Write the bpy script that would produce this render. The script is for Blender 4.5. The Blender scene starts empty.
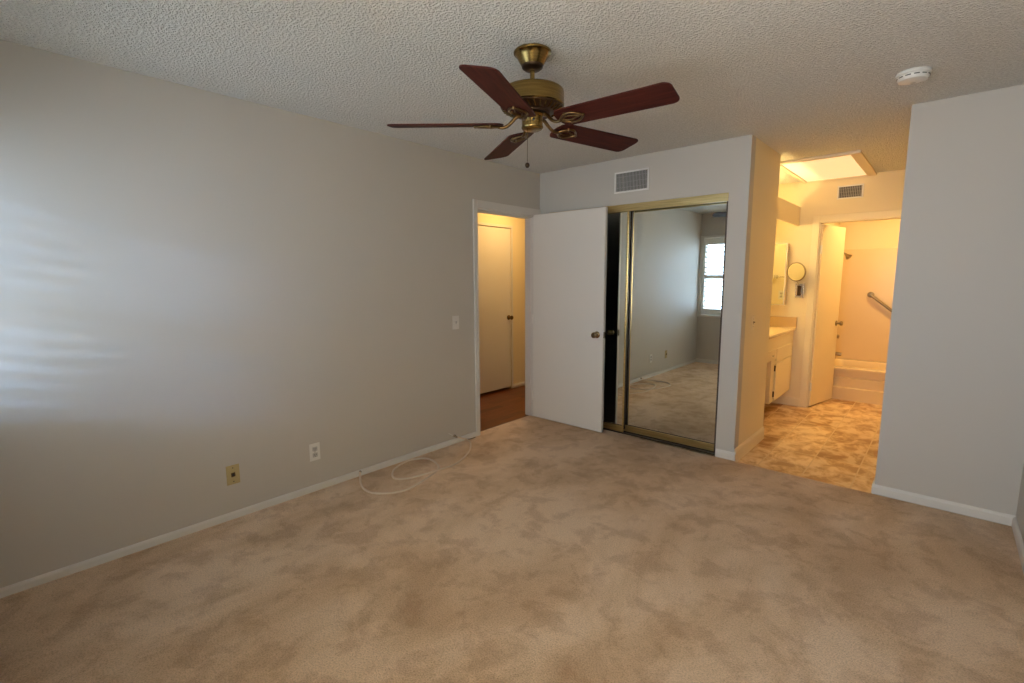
import bpy, bmesh, math, random
from mathutils import Vector, Matrix
random.seed(7)
C = bpy.context.scene.collection
sc = bpy.context.scene
PI = math.pi

# ------------------------------------------------------------------ camera
cam_d = bpy.data.cameras.new('camera')
cam = bpy.data.objects.new('camera', cam_d)
C.objects.link(cam)
cam_d.sensor_width = 36.0
cam_d.lens = 484.78 / 1024 * 36.0
cam_d.clip_start = 0.02
yaw, pitch, roll = math.radians(41.8205), math.radians(-7.5328), math.radians(-0.2510)
fwd = Vector((-math.sin(yaw) * math.cos(pitch), math.cos(yaw) * math.cos(pitch), math.sin(pitch)))
rt = Vector((math.cos(yaw), math.sin(yaw), 0))
up = rt.cross(fwd)
rt, up = math.cos(roll) * rt + math.sin(roll) * up, -math.sin(roll) * rt + math.cos(roll) * up
M = Matrix((rt, up, -fwd)).transposed().to_4x4()
M.translation = Vector((3.0879, -3.8758, 1.4286))
cam.matrix_world = M
sc.camera = cam

# ------------------------------------------------------------------ view and light
sc.view_settings.view_transform = 'Standard'
sc.view_settings.look = 'None'
sc.view_settings.gamma = 1.0
sc.view_settings.use_curve_mapping = False
sc.view_settings.exposure = 0.90
sc.cycles.use_denoising = True
sc.cycles.max_bounces = 14
sc.cycles.diffuse_bounces = 8
sc.cycles.glossy_bounces = 6
sc.cycles.transparent_max_bounces = 12
sc.cycles.sample_clamp_indirect = 6.0
sc.cycles.caustics_reflective = False
sc.cycles.caustics_refractive = False

world = bpy.data.worlds.new('sky')
sc.world = world
world.use_nodes = True
world.cycles.sampling_method = 'MANUAL'
world.cycles.sample_map_resolution = 2048
wn = world.node_tree
wn.nodes.clear()
w_out = wn.nodes.new('ShaderNodeOutputWorld')
w_bg = wn.nodes.new('ShaderNodeBackground')
w_tc = wn.nodes.new('ShaderNodeTexCoord')
w_sep = wn.nodes.new('ShaderNodeSeparateXYZ')
w_ramp = wn.nodes.new('ShaderNodeValToRGB')
w_map = wn.nodes.new('ShaderNodeMapRange')
w_map.inputs['From Min'].default_value = -1
w_map.inputs['From Max'].default_value = 1
w_ramp.color_ramp.elements[0].position = 0.40
w_ramp.color_ramp.elements[0].color = (1.16, 1.14, 1.06, 1)
w_ramp.color_ramp.elements[1].position = 0.54
w_ramp.color_ramp.elements[1].color = (0.90, 0.97, 1.0, 1)
wn.links.new(w_tc.outputs['Generated'], w_sep.inputs[0])
wn.links.new(w_sep.outputs['Z'], w_map.inputs['Value'])
wn.links.new(w_map.outputs[0], w_ramp.inputs[0])
# bright band added low in the sky at one side, to streak the left wall
w_band = wn.nodes.new('ShaderNodeValToRGB')
e0, e1 = w_band.color_ramp.elements
e0.position, e0.color = 0.586, (0, 0, 0, 1)
e1.position, e1.color = 0.5935, (1, 1, 1, 1)
for pos_, val_ in ((0.6025, 1), (0.610, 0)):
    e_ = w_band.color_ramp.elements.new(pos_)
    e_.color = (val_, val_, val_, 1)
wn.links.new(w_map.outputs[0], w_band.inputs[0])
w_add = wn.nodes.new('ShaderNodeMix')
w_add.data_type = 'RGBA'
w_add.blend_type = 'ADD'
w_add.clamp_result = False
w_scale = wn.nodes.new('ShaderNodeVectorMath')
w_scale.operation = 'MULTIPLY'
w_scale.inputs[1].default_value = (16.0, 19.5, 24.0)
w_dot = wn.nodes.new('ShaderNodeVectorMath')
w_dot.operation = 'DOT_PRODUCT'
w_dot.inputs[1].default_value = (0.775, -0.632, 0.0)
wn.links.new(w_tc.outputs['Generated'], w_dot.inputs[0])
w_side = wn.nodes.new('ShaderNodeMapRange')
w_side.inputs['From Min'].default_value = 0.940
w_side.inputs['From Max'].default_value = 0.974
wn.links.new(w_dot.outputs['Value'], w_side.inputs['Value'])
w_streak = wn.nodes.new('ShaderNodeVectorMath')
w_streak.operation = 'MULTIPLY'
wn.links.new(w_band.outputs[0], w_streak.inputs[0])
wn.links.new(w_side.outputs[0], w_streak.inputs[1])
wn.links.new(w_streak.outputs[0], w_scale.inputs[0])
w_add.inputs[0].default_value = 1.0
wn.links.new(w_ramp.outputs[0], w_add.inputs[6])
wn.links.new(w_scale.outputs[0], w_add.inputs[7])
wn.links.new(w_add.outputs[2], w_bg.inputs['Color'])
w_bg.inputs['Strength'].default_value = 9.0
wn.links.new(w_bg.outputs[0], w_out.inputs[0])


def lamp(name, kind, energy, color, loc, direction=(0, 0, -1), **kw):
    d = bpy.data.lights.new(name, kind)
    d.energy = energy
    d.color = color
    for k, v in kw.items():
        setattr(d, k, v)
    o = bpy.data.objects.new(name, d)
    C.objects.link(o)
    o.location = loc
    o.rotation_euler = Vector(direction).to_track_quat('-Z', 'Y').to_euler()
    return o


# daylight gathers at the window opening (sampling portal, gives no light of its own)
lamp('window_daylight', 'AREA', 1.0, (1, 1, 1), (0.79, -4.28, 1.43), (0, 1, 0), shape='RECTANGLE', size=1.6, size_y=1.4)
lamp('fill_window_daylight', 'AREA', 1.0, (1, 1, 1), (2.85, -4.28, 1.43), (0, 1, 0), shape='RECTANGLE', size=1.2, size_y=1.4)
for d_ in bpy.data.lights:
    d_.cycles.is_portal = True
# hall ceiling lamp, out of sight beside the doorway
lamp('hall_lamp', 'AREA', 7.0, (1.0, 0.60, 0.20), (-0.55, 0.45, 2.40), (0, 0, -1), shape='DISK', size=0.30)
# bathroom ceiling lamp, out of sight beside the tub
lamp('bath_lamp', 'AREA', 11.5, (1.0, 0.68, 0.27), (2.75, 2.75, 2.40), (0, 0, -1), shape='DISK', size=0.30)


# ------------------------------------------------------------------ materials
def mat(name, base, rough=0.6, metal=0.0, spec=0.5, coat=0.0):
    m = bpy.data.materials.new(name)
    m.use_nodes = True
    b = m.node_tree.nodes['Principled BSDF']
    b.inputs['Base Color'].default_value = (*base, 1)
    b.inputs['Roughness'].default_value = rough
    b.inputs['Metallic'].default_value = metal
    b.inputs['Specular IOR Level'].default_value = spec
    b.inputs['Coat Weight'].default_value = coat
    return m, m.node_tree, b


def coords(nt, scale=(1, 1, 1), rot=(0, 0, 0)):
    g = nt.nodes.new('ShaderNodeNewGeometry')
    mp = nt.nodes.new('ShaderNodeMapping')
    mp.inputs['Scale'].default_value = scale
    mp.inputs['Rotation'].default_value = rot
    nt.links.new(g.outputs['Position'], mp.inputs['Vector'])
    return mp.outputs[0]


def obj_coords(nt, scale=(1, 1, 1), rot=(0, 0, 0)):
    g = nt.nodes.new('ShaderNodeTexCoord')
    mp = nt.nodes.new('ShaderNodeMapping')
    mp.inputs['Scale'].default_value = scale
    mp.inputs['Rotation'].default_value = rot
    nt.links.new(g.outputs['Object'], mp.inputs['Vector'])
    return mp.outputs[0]


def noise(nt, vec, scale, detail=2.0, rough=0.5, dist=0.0):
    n = nt.nodes.new('ShaderNodeTexNoise')
    n.inputs['Scale'].default_value = scale
    n.inputs['Detail'].default_value = detail
    n.inputs['Roughness'].default_value = rough
    n.inputs['Distortion'].default_value = dist
    nt.links.new(vec, n.inputs['Vector'])
    return n.outputs['Fac']


def ramp(nt, fac, stops):
    r = nt.nodes.new('ShaderNodeValToRGB')
    el = r.color_ramp.elements
    while len(el) < len(stops):
        el.new(0.5)
    for e, (p, c) in zip(el, stops):
        e.position = p
        e.color = (*c, 1)
    nt.links.new(fac, r.inputs[0])
    return r.outputs[0]


def mix(nt, a, b, fac, mode='MIX'):
    n = nt.nodes.new('ShaderNodeMix')
    n.data_type = 'RGBA'
    n.blend_type = mode
    for s, v in ((n.inputs[0], fac), (n.inputs[6], a), (n.inputs[7], b)):
        if hasattr(v, 'is_linked'):
            nt.links.new(v, s)
        else:
            s.default_value = v if not isinstance(v, tuple) else (*v, 1)
    return n.outputs[2]


def bump(nt, b, height, strength=0.3, dist=0.01):
    n = nt.nodes.new('ShaderNodeBump')
    n.inputs['Strength'].default_value = strength
    n.inputs['Distance'].default_value = dist
    nt.links.new(height, n.inputs['Height'])
    nt.links.new(n.outputs[0], b.inputs['Normal'])


def paint(name, base, rough=0.55, bs=0.08):
    m, nt, b = mat(name, base, rough, spec=0.3)
    v = coords(nt)
    bump(nt, b, noise(nt, v, 55, 3, 0.6), bs, 0.004)
    return m


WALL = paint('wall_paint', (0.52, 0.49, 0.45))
TRIM = paint('trim_paint', (0.66, 0.635, 0.60), 0.4, 0.02)
DOORP = paint('door_paint', (0.72, 0.69, 0.65), 0.42, 0.03)
BATHW = paint('warm_lit_paint', (0.76, 0.66, 0.46))  # wall paint with warm lamp light mixed into its colour
BATHTRIM = paint('warm_lit_trim_paint', (0.78, 0.69, 0.51), 0.4, 0.02)  # warm lamplight is part of this trim colour
BATHDOOR = paint('warm_lit_door_paint', (0.76, 0.65, 0.45), 0.42, 0.02)  # door colour carries the same warm lamp tint

CEIL, nt, b = mat('popcorn_ceiling', (0.80, 0.78, 0.74), 0.95, spec=0.1)
v = coords(nt)
n1 = noise(nt, v, 82, 2.5, 0.62)
n1r = ramp(nt, n1, [(0.40, (0, 0, 0)), (0.62, (1, 1, 1))])
bump(nt, b, n1r, 1.0, 0.009)
nt.links.new(ramp(nt, n1, [(0.30, (0.70, 0.68, 0.63)), (0.55, (0.88, 0.86, 0.81))]), b.inputs['Base Color'])

CARPET, nt, b = mat('beige_carpet', (0.5, 0.36, 0.25), 0.95, spec=0.05)
b.inputs['Sheen Weight'].default_value = 0.15
v = coords(nt)
vs = coords(nt, (1.0, 0.62, 1.0), (0, 0, 0.5))
blot = noise(nt, vs, 1.7, 6, 0.62, 0.5)
blot2 = noise(nt, v, 6.0, 6, 0.66, 0.3)
fine = noise(nt, v, 150, 3, 0.8)
c_a = ramp(nt, blot, [(0.38, (0.63, 0.43, 0.27)), (0.50, (0.75, 0.545, 0.365)), (0.60, (0.84, 0.64, 0.465))])
c_b = ramp(nt, blot2, [(0.40, (0.79, 0.725, 0.68)), (0.51, (1.0, 1.0, 1.0))])
c_c = ramp(nt, fine, [(0.34, (0.66, 0.63, 0.60)), (0.56, (1.12, 1.12, 1.12))])
col = mix(nt, c_a, c_b, 0.75, 'MULTIPLY')
col = mix(nt, col, c_c, 0.8, 'MULTIPLY')
nt.links.new(col, b.inputs['Base Color'])
bump(nt, b, fine, 0.9, 0.012)

VINYL, nt, b = mat('stone_vinyl', (0.6, 0.45, 0.28), 0.38, spec=0.4)
v = coords(nt)
br = nt.nodes.new('ShaderNodeTexBrick')
br.offset = 0.0
br.inputs['Scale'].default_value = 1.0
br.inputs['Brick Width'].default_value = 0.30
br.inputs['Row Height'].default_value = 0.30
br.inputs['Mortar Size'].default_value = 0.005
br.inputs['Color1'].default_value = (0.30, 0.155, 0.060, 1)
br.inputs['Color2'].default_value = (0.70, 0.48, 0.25, 1)
br.inputs['Mortar'].default_value = (0.56, 0.40, 0.23, 1)
nt.links.new(v, br.inputs['Vector'])
vs = coords(nt, (1.35, 1, 1), (0, 0, 0.6))
sl = ramp(nt, noise(nt, vs, 6.0, 6, 0.62, 0.4), [(0.40, (0.36, 0.17, 0.06)), (0.50, (0.68, 0.46, 0.24)), (0.58, (0.90, 0.72, 0.48))])
fx = mix(nt, br.outputs['Color'], sl, 0.58)
nt.links.new(mix(nt, fx, (0.64, 0.47, 0.28), br.outputs['Fac']), b.inputs['Base Color'])

WOODFLOOR, nt, b = mat('hall_wood', (0.2, 0.07, 0.03), 0.28, spec=0.5)
v = coords(nt, (1, 1, 1), (0, 0, PI / 2))
br = nt.nodes.new('ShaderNodeTexBrick')
br.inputs['Scale'].default_value = 1.0
br.inputs['Brick Width'].default_value = 0.9
br.inputs['Row Height'].default_value = 0.085
br.inputs['Mortar Size'].default_value = 0.0015
br.inputs['Color1'].default_value = (0.10, 0.028, 0.009, 1)
br.inputs['Color2'].default_value = (0.22, 0.070, 0.022, 1)
br.inputs['Mortar'].default_value = (0.05, 0.02, 0.01, 1)
nt.links.new(v, br.inputs['Vector'])
vs = coords(nt, (22, 1.6, 1))
gr = ramp(nt, noise(nt, vs, 3, 4, 0.6), [(0.35, (0.6, 0.55, 0.5)), (0.6, (1.1, 1.1, 1.1))])
nt.links.new(mix(nt, br.outputs['Color'], gr, 0.8, 'MULTIPLY'), b.inputs['Base Color'])

MIRROR, nt, b = mat('mirror_glass', (0.84, 0.89, 0.85), 0.0, 1.0)
GOLD, nt, b = mat('gold_anodized', (0.50, 0.36, 0.13), 0.32, 1.0)
v = coords(nt, (2, 30, 60))
nt.links.new(ramp(nt, noise(nt, v, 3, 3), [(0.35, (0.55, 0.40, 0.16)), (0.65, (0.74, 0.57, 0.27))]), b.inputs['Base Color'])
DARKGAP = mat('bronze_edge', (0.055, 0.035, 0.022), 0.5, 0.4)[0]
BRASS, nt, b = mat('antique_brass', (0.30, 0.20, 0.065), 0.27, 1.0)
v = obj_coords(nt, (1, 1, 30))
nt.links.new(ramp(nt, noise(nt, v, 6, 3), [(0.3, (0.21, 0.135, 0.042)), (0.7, (0.34, 0.23, 0.078))]), b.inputs['Base Color'])
IRON = mat('aged_brass', (0.17, 0.105, 0.045), 0.33, 1.0)[0]
BRASSDK = mat('dark_bronze', (0.07, 0.04, 0.022), 0.38, 0.85)[0]
KNOB = mat('knob_brass', (0.22, 0.15, 0.08), 0.25, 1.0)[0]
CHROME = mat('chrome', (0.62, 0.58, 0.52), 0.18, 1.0)[0]
BRUSHED = mat('brushed_steel', (0.34, 0.28, 0.20), 0.35, 1.0)[0]

BLADE, nt, b = mat('mahogany_blade', (0.10, 0.025, 0.02), 0.55, spec=0.08, coat=0.0)
b.inputs['Coat Roughness'].default_value = 0.3
v = obj_coords(nt, (2.0, 26, 26))
nt.links.new(ramp(nt, noise(nt, v, 2.4, 5, 0.65, 0.4), [(0.3, (0.026, 0.006, 0.005)), (0.55, (0.062, 0.014, 0.010)), (0.75, (0.10, 0.026, 0.016))]), b.inputs['Base Color'])

SWITCHW = mat('switch_plastic', (0.66, 0.64, 0.61), 0.4)[0]
PLASTIC_W = mat('white_plastic', (0.70, 0.69, 0.66), 0.4)[0]
PLASTIC_G = mat('grey_plastic', (0.46, 0.45, 0.44), 0.4)[0]
IVORY = mat('yellowed_plastic', (0.46, 0.36, 0.17), 0.4)[0]
SLOT = mat('slot_black', (0.02, 0.02, 0.02), 0.6)[0]
DUCT = mat('duct_shade', (0.11, 0.105, 0.10), 0.7)[0]  # shade inside the duct, painted on a flat backing
VENTW = mat('vent_enamel', (0.74, 0.73, 0.71), 0.45)[0]
CABINET = paint('warm_lit_cabinet_paint', (0.76, 0.66, 0.46), 0.4, 0.02)  # cabinet colour includes the glow of the warm lamps
COUNTER, nt, b = mat('cream_laminate', (0.76, 0.62, 0.38), 0.25, spec=0.5)
SPLASH = mat('tan_laminate', (0.52, 0.36, 0.18), 0.3)[0]
TUB = mat('warm_lit_enamel', (0.75, 0.61, 0.39), 0.16, spec=0.5)[0]  # enamel colour yellowed to stand for warm lamp light
SURROUND = mat('tub_surround', (0.73, 0.58, 0.36), 0.22, spec=0.5)[0]  # panels tinted for the warm light over the tub
CABLE = mat('beige_cable', (0.74, 0.60, 0.47), 0.5)[0]
LOUVER = mat('shutter_paint', (0.82, 0.81, 0.77), 0.4)[0]
FRAMEWOOD = mat('light_frame', (0.74, 0.64, 0.48), 0.5)[0]



def pane_glass(name, tint):
    m = bpy.data.materials.new(name)
    m.use_nodes = True
    nt = m.node_tree
    nt.nodes.clear()
    o_ = nt.nodes.new('ShaderNodeOutputMaterial')
    mx = nt.nodes.new('ShaderNodeMixShader')
    tr = nt.nodes.new('ShaderNodeBsdfTransparent')
    tr.inputs['Color'].default_value = (*tint, 1)
    gl = nt.nodes.new('ShaderNodeBsdfGlossy')
    gl.inputs['Roughness'].default_value = 0.0
    mx.inputs[0].default_value = 0.06
    nt.links.new(tr.outputs[0], mx.inputs[1])
    nt.links.new(gl.outputs[0], mx.inputs[2])
    nt.links.new(mx.outputs[0], o_.inputs[0])
    return m


GLASS = pane_glass('window_glass', (1, 1, 1))
GLASS_DIM = pane_glass('dimming_window_glass', (0.58, 0.66, 0.76))  # tint added to cut the daylight falling on the left wall


def emit(name, color, strength, base=(0.8, 0.8, 0.8)):
    m, nt, b = mat(name, base, 0.5)
    b.inputs['Emission Color'].default_value = (*color, 1)
    b.inputs['Emission Strength'].default_value = strength
    return m


PANEL = emit('lit_diffuser', (1.0, 0.66, 0.36), 0.34)
TUBE = emit('lit_tube', (1.0, 0.74, 0.30), 48.0)


# ------------------------------------------------------------------ mesh helpers
class MB:
    def __init__(self):
        self.bm = bmesh.new()

    def box(self, x0, x1, y0, y1, z0, z1, bevel=0.0):
        vs = [self.bm.verts.new(p) for p in ((x0, y0, z0), (x1, y0, z0), (x1, y1, z0), (x0, y1, z0),
                                             (x0, y0, z1), (x1, y0, z1), (x1, y1, z1), (x0, y1, z1))]
        fs = [self.bm.faces.new([vs[i] for i in f]) for f in
              ((3, 2, 1, 0), (4, 5, 6, 7), (0, 1, 5, 4), (1, 2, 6, 5), (2, 3, 7, 6), (3, 0, 4, 7))]
        if bevel:
            es = list({e for f in fs for e in f.edges})
            bmesh.ops.bevel(self.bm, geom=es, offset=bevel, segments=2, affect='EDGES', profile=0.5)
        return self

    def prism(self, prof, a, bb, axis):
        """extrude a closed 2-D profile from a to bb along axis; profile is given in the other two axes (cyclic order)"""
        def p3(u, w, t):
            return {'x': (t, u, w), 'y': (u, t, w), 'z': (u, w, t)}[axis]
        A = [self.bm.verts.new(p3(u, w, a)) for u, w in prof]
        B = [self.bm.verts.new(p3(u, w, bb)) for u, w in prof]
        n = len(prof)
        fs = [self.bm.faces.new(A), self.bm.faces.new(B[::-1])]
        for i in range(n):
            fs.append(self.bm.faces.new((A[i], B[i], B[(i + 1) % n], A[(i + 1) % n])))
        return self

    def lathe(self, prof, center=(0, 0, 0), n=32, mtx=None):
        """prof: (radius, z) pairs, spun about z; mtx reorients the result"""
        rings = []
        for r, z in prof:
            if r < 1e-6:
                rings.append([self.bm.verts.new((0, 0, z))])
            else:
                rings.append([self.bm.verts.new((r * math.cos(2 * PI * k / n), r * math.sin(2 * PI * k / n), z)) for k in range(n)])
        for a, c in zip(rings, rings[1:]):
            for k in range(n):
                k2 = (k + 1) % n
                if len(a) == 1 and len(c) == 1:
                    continue
                if len(a) == 1:
                    self.bm.faces.new((a[0], c[k], c[k2]))
                elif len(c) == 1:
                    self.bm.faces.new((a[k], a[k2], c[0]))
                else:
                    self.bm.faces.new((a[k], a[k2], c[k2], c[k]))
        vs = [v for r in rings for v in r]
        for e in (rings[0], rings[-1]):
            if len(e) > 2:
                self.bm.faces.new(e)
        T = Matrix.Translation(center) @ (mtx.to_4x4() if mtx else Matrix())
        bmesh.ops.transform(self.bm, matrix=T, verts=vs)
        return self

    def tube(self, pts, r, n=10, closed=False):
        pts = [Vector(p) for p in pts]
        m = len(pts)
        rr = r if isinstance(r, (list, tuple)) else [r] * m
        tang = []
        for i in range(m):
            if closed:
                t = pts[(i + 1) % m] - pts[i - 1]
            else:
                t = pts[min(i + 1, m - 1)] - pts[max(i - 1, 0)]
            tang.append(t.normalized())
        ref = Vector((0, 0, 1)) if abs(tang[0].z) < 0.9 else Vector((1, 0, 0))
        u = (ref - ref.dot(tang[0]) * tang[0]).normalized()
        rings = []
        for i in range(m):
            u = (u - u.dot(tang[i]) * tang[i]).normalized()
            w = tang[i].cross(u)
            rings.append([self.bm.verts.new(pts[i] + rr[i] * (math.cos(2 * PI * k / n) * u + math.sin(2 * PI * k / n) * w)) for k in range(n)])
        for i in range(m if closed else m - 1):
            a, c = rings[i], rings[(i + 1) % m]
            for k in range(n):
                self.bm.faces.new((a[k], a[(k + 1) % n], c[(k + 1) % n], c[k]))
        if not closed:
            self.bm.faces.new(rings[0][::-1])
            self.bm.faces.new(rings[-1])
        return self

    def build(self, name, m, parent=None, smooth=None, loc=None, local=False):
        """one mesh object. Coordinates are world ones unless local; origin goes to the base of the shape or to loc."""
        bm = self.bm
        bmesh.ops.recalc_face_normals(bm, faces=bm.faces)
        if not local:
            xs = [v.co for v in bm.verts]
            if loc is None:
                lo = Vector((min(c.x for c in xs), min(c.y for c in xs), min(c.z for c in xs)))
                hi = Vector((max(c.x for c in xs), max(c.y for c in xs), max(c.z for c in xs)))
                loc = Vector(((lo.x + hi.x) / 2, (lo.y + hi.y) / 2, lo.z))
            loc = Vector(loc)
            for v in bm.verts:
                v.co -= loc
        else:
            loc = Vector(loc or (0, 0, 0))
        me = bpy.data.meshes.new(name)
        bm.to_mesh(me)
        bm.free()
        me.materials.append(m)
        if smooth is not None:
            for p in me.polygons:
                p.use_smooth = True
            me.set_sharp_from_angle(angle=math.radians(smooth))
        o = bpy.data.objects.new(name, me)
        C.objects.link(o)
        if parent:
            o.parent = parent
            o.location = loc if local else loc - origin(parent)
        else:
            o.location = loc
        return o


def origin(o):
    v = Vector(o.location)
    while o.parent:
        o = o.parent
        v += Vector(o.location)
    return v


def tag(o, label, cat, group=None, kind=None):
    o['label'] = label
    o['category'] = cat
    if group:
        o['group'] = group
    if kind:
        o['kind'] = kind
    return o


def thing(name, loc, label, cat, group=None, kind=None):
    o = bpy.data.objects.new(name, None)
    o.empty_display_size = 0.05
    C.objects.link(o)
    o.location = loc
    return tag(o, label, cat, group, kind)


def struct(name, mb, m, label, cat, smooth=None):
    return tag(mb.build(name, m, smooth=smooth), label, cat, kind='structure')


def catmull(pts, k=8):
    P = [Vector(p) for p in pts]
    P = [2 * P[0] - P[1]] + P + [2 * P[-1] - P[-2]]
    out = []
    for i in range(1, len(P) - 2):
        for s in range(k):
            t = s / k
            a, b_, c, d = P[i - 1], P[i], P[i + 1], P[i + 2]
            out.append(0.5 * ((2 * b_) + (c - a) * t + (2 * a - 5 * b_ + 4 * c - d) * t * t + (3 * b_ - a - 3 * c + d) * t ** 3))
    out.append(P[-2])
    return out


# ------------------------------------------------------------------ dimensions
H = 2.44
X1, X2, X3 = 1.947, 2.836, 3.489      # closet corner, passage right side, right wall
YW = -4.10                            # window wall
YB = 2.25                             # wall with the bathroom door
CD = 0.800                            # depth of closet block
DY0, DY1, DZ = -0.876, -0.080, 2.03   # bedroom doorway in the left wall
HX = -1.03                            # far wall of the hall

VZ = -0.028                           # vinyl lies lower than the padded carpet

# ------------------------------------------------------------------ room shell
struct('floor', MB().box(-0.06, X3 + 0.12, YW - 0.12, -0.02, -0.06, 0.0), CARPET, 'mottled beige wall to wall carpet of the bedroom', 'carpet')
struct('floor_vinyl', MB().box(1.15, X3 + 0.3, -0.02, 3.76, -0.06, VZ), VINYL, 'tan stone pattern vinyl floor of the vanity passage and bathroom', 'floor')
struct('floor_hall', MB().box(HX - 0.12, -0.06, -1.7, 1.7, -0.06, -0.006), WOODFLOOR, 'reddish brown wood plank floor of the hall beyond the doorway', 'floor')
struct('floor_closet', MB().box(-0.06, 1.15, -0.02, 0.72, -0.06, -0.003), CARPET, 'carpeted closet floor behind the mirrored doors', 'floor')
struct('ceiling', MB().box(-0.12, X3 + 0.12, YW - 0.12, YB + 0.06, H, H + 0.08), CEIL, 'white popcorn textured ceiling over bedroom and passage', 'ceiling')
struct('ceiling_hall', MB().box(HX - 0.12, -0.12, -1.7, 1.7, H, H + 0.08), WALL, 'plain hall ceiling beyond the doorway', 'ceiling')
struct('ceiling_bath', MB().box(1.15, X3 + 0.3, YB + 0.06, 3.78, H, H + 0.08), BATHW, 'bathroom ceiling over the tub', 'ceiling')

w = MB()
w.box(-0.12, 0, YW - 0.12, DY0, -0.05, H).box(-0.12, 0, DY0, DY1, DZ, H).box(-0.12, 0, DY1, 1.7, -0.05, H)
struct('wall_left', w, WALL, 'long white left wall with faint light streaks from the shutters', 'wall')

CX0, CX1, CZ = 0.12, 1.805, 2.052     # closet opening
w = MB()
w.box(0, CX0, 0, 0.10, -0.05, H).box(CX0, CX1, 0, 0.10, CZ, H).box(CX1, X1, 0, 0.10, -0.05, H)
struct('wall_back', w, WALL, 'white closet wall around and above the mirrored doors', 'wall')
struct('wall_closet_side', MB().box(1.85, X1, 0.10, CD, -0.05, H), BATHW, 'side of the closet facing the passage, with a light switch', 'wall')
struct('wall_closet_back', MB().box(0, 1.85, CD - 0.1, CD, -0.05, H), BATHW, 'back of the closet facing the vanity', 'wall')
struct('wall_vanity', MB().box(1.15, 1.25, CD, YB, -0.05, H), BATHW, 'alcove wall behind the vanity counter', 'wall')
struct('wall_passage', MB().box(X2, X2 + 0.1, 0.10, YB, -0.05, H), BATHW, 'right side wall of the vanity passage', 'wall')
struct('wall_right_return', MB().box(X2, X3 + 0.12, 0, 0.10, -0.05, H), WALL, 'grey lit white wall section right of the vanity passage', 'wall')
struct('wall_right', MB().box(X3, X3 + 0.12, YW - 0.12, 0, -0.05, H), WALL, 'right bedroom wall at the edge of the picture', 'wall')

BX0, BX1, BZ = 2.015, 2.77, 2.0       # bathroom doorway
w = MB()
w.box(1.15, BX0, YB, YB + 0.12, -0.05, H).box(BX0, BX1, YB, YB + 0.12, BZ, H).box(BX1, X3 + 0.3, YB, YB + 0.12, -0.05, H)
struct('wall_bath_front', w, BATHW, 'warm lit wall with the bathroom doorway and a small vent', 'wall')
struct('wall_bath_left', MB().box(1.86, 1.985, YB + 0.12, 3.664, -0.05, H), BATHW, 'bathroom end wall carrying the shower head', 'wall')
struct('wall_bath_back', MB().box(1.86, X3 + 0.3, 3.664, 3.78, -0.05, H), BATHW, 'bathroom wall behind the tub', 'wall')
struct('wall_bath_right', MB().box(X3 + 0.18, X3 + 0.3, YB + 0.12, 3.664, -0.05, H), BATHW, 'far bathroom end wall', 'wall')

# window wall
WX0, WX1, WZ0, WZ1 = 0.045, 1.545, 0.80, 2.05
w = MB()
VX0, VX1 = 2.30, 3.40                 # second window, unseen, added behind the camera for fill light
w.box(0, WX0, YW - 0.12, YW, -0.05, H).box(WX1, VX0, YW - 0.12, YW, -0.05, H).box(VX1, X3, YW - 0.12, YW, -0.05, H)
for a_, b_ in ((WX0, WX1), (VX0, VX1)):
    w.box(a_, b_, YW - 0.12, YW, -0.05, WZ0).box(a_, b_, YW - 0.12, YW, WZ1, H)
struct('wall_window', w, WALL, 'wall with the shuttered window, seen in the closet mirror', 'wall')

struct('wall_blocker', MB().box(X3 + 0.12, X3 + 0.24, YW - 1.72, YW - 0.12, -0.3, 2.9), BATHW, 'added unseen wall outside that blocks low sky light from the second window', 'wall')  # added wall keeps the bright sky band off the second window

struct('sky_blocker', MB().box(-0.6, X3 + 0.24, YW - 1.20, YW - 0.12, 2.26, 2.34), BATHW, 'added unseen overhang outside that blocks high sky light above the windows', 'sky_blocker')  # added overhang shades the near floor from high sky

# hall shell
HD0, HD1, HDZ = 0.128, 0.712, 2.035
w = MB()
w.box(HX - 0.12, HX, -1.7, HD0, -0.05, H).box(HX - 0.12, HX, HD0, HD1, HDZ, H).box(HX - 0.12, HX, HD1, 1.7, -0.05, H)
w.box(HX - 0.2, HX - 0.12, HD0 - 0.05, HD1 + 0.05, -0.05, HDZ + 0.05)
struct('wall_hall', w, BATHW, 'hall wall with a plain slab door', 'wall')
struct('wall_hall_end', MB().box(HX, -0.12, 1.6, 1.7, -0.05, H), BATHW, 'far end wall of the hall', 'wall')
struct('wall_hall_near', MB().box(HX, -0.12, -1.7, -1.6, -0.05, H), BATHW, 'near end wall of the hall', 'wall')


# ------------------------------------------------------------------ baseboards and casings
def base_prof(t, h):
    return [(0, 0), (t, 0), (t, h * 0.72), (t * 0.55, h * 0.92), (t * 0.2, h), (0, h)]


def baseboard(side, spans, label, m=None, zb=0.0):
    mb = MB()
    for axis, face, sgn, a, b_, h in spans:
        pr = [(face + sgn * u, z if z > 0 else zb) for u, z in base_prof(0.013, h)]
        mb.prism(pr, a, b_, axis)
    return struct('baseboard_' + side, mb, m or TRIM, label, 'baseboard')


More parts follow.
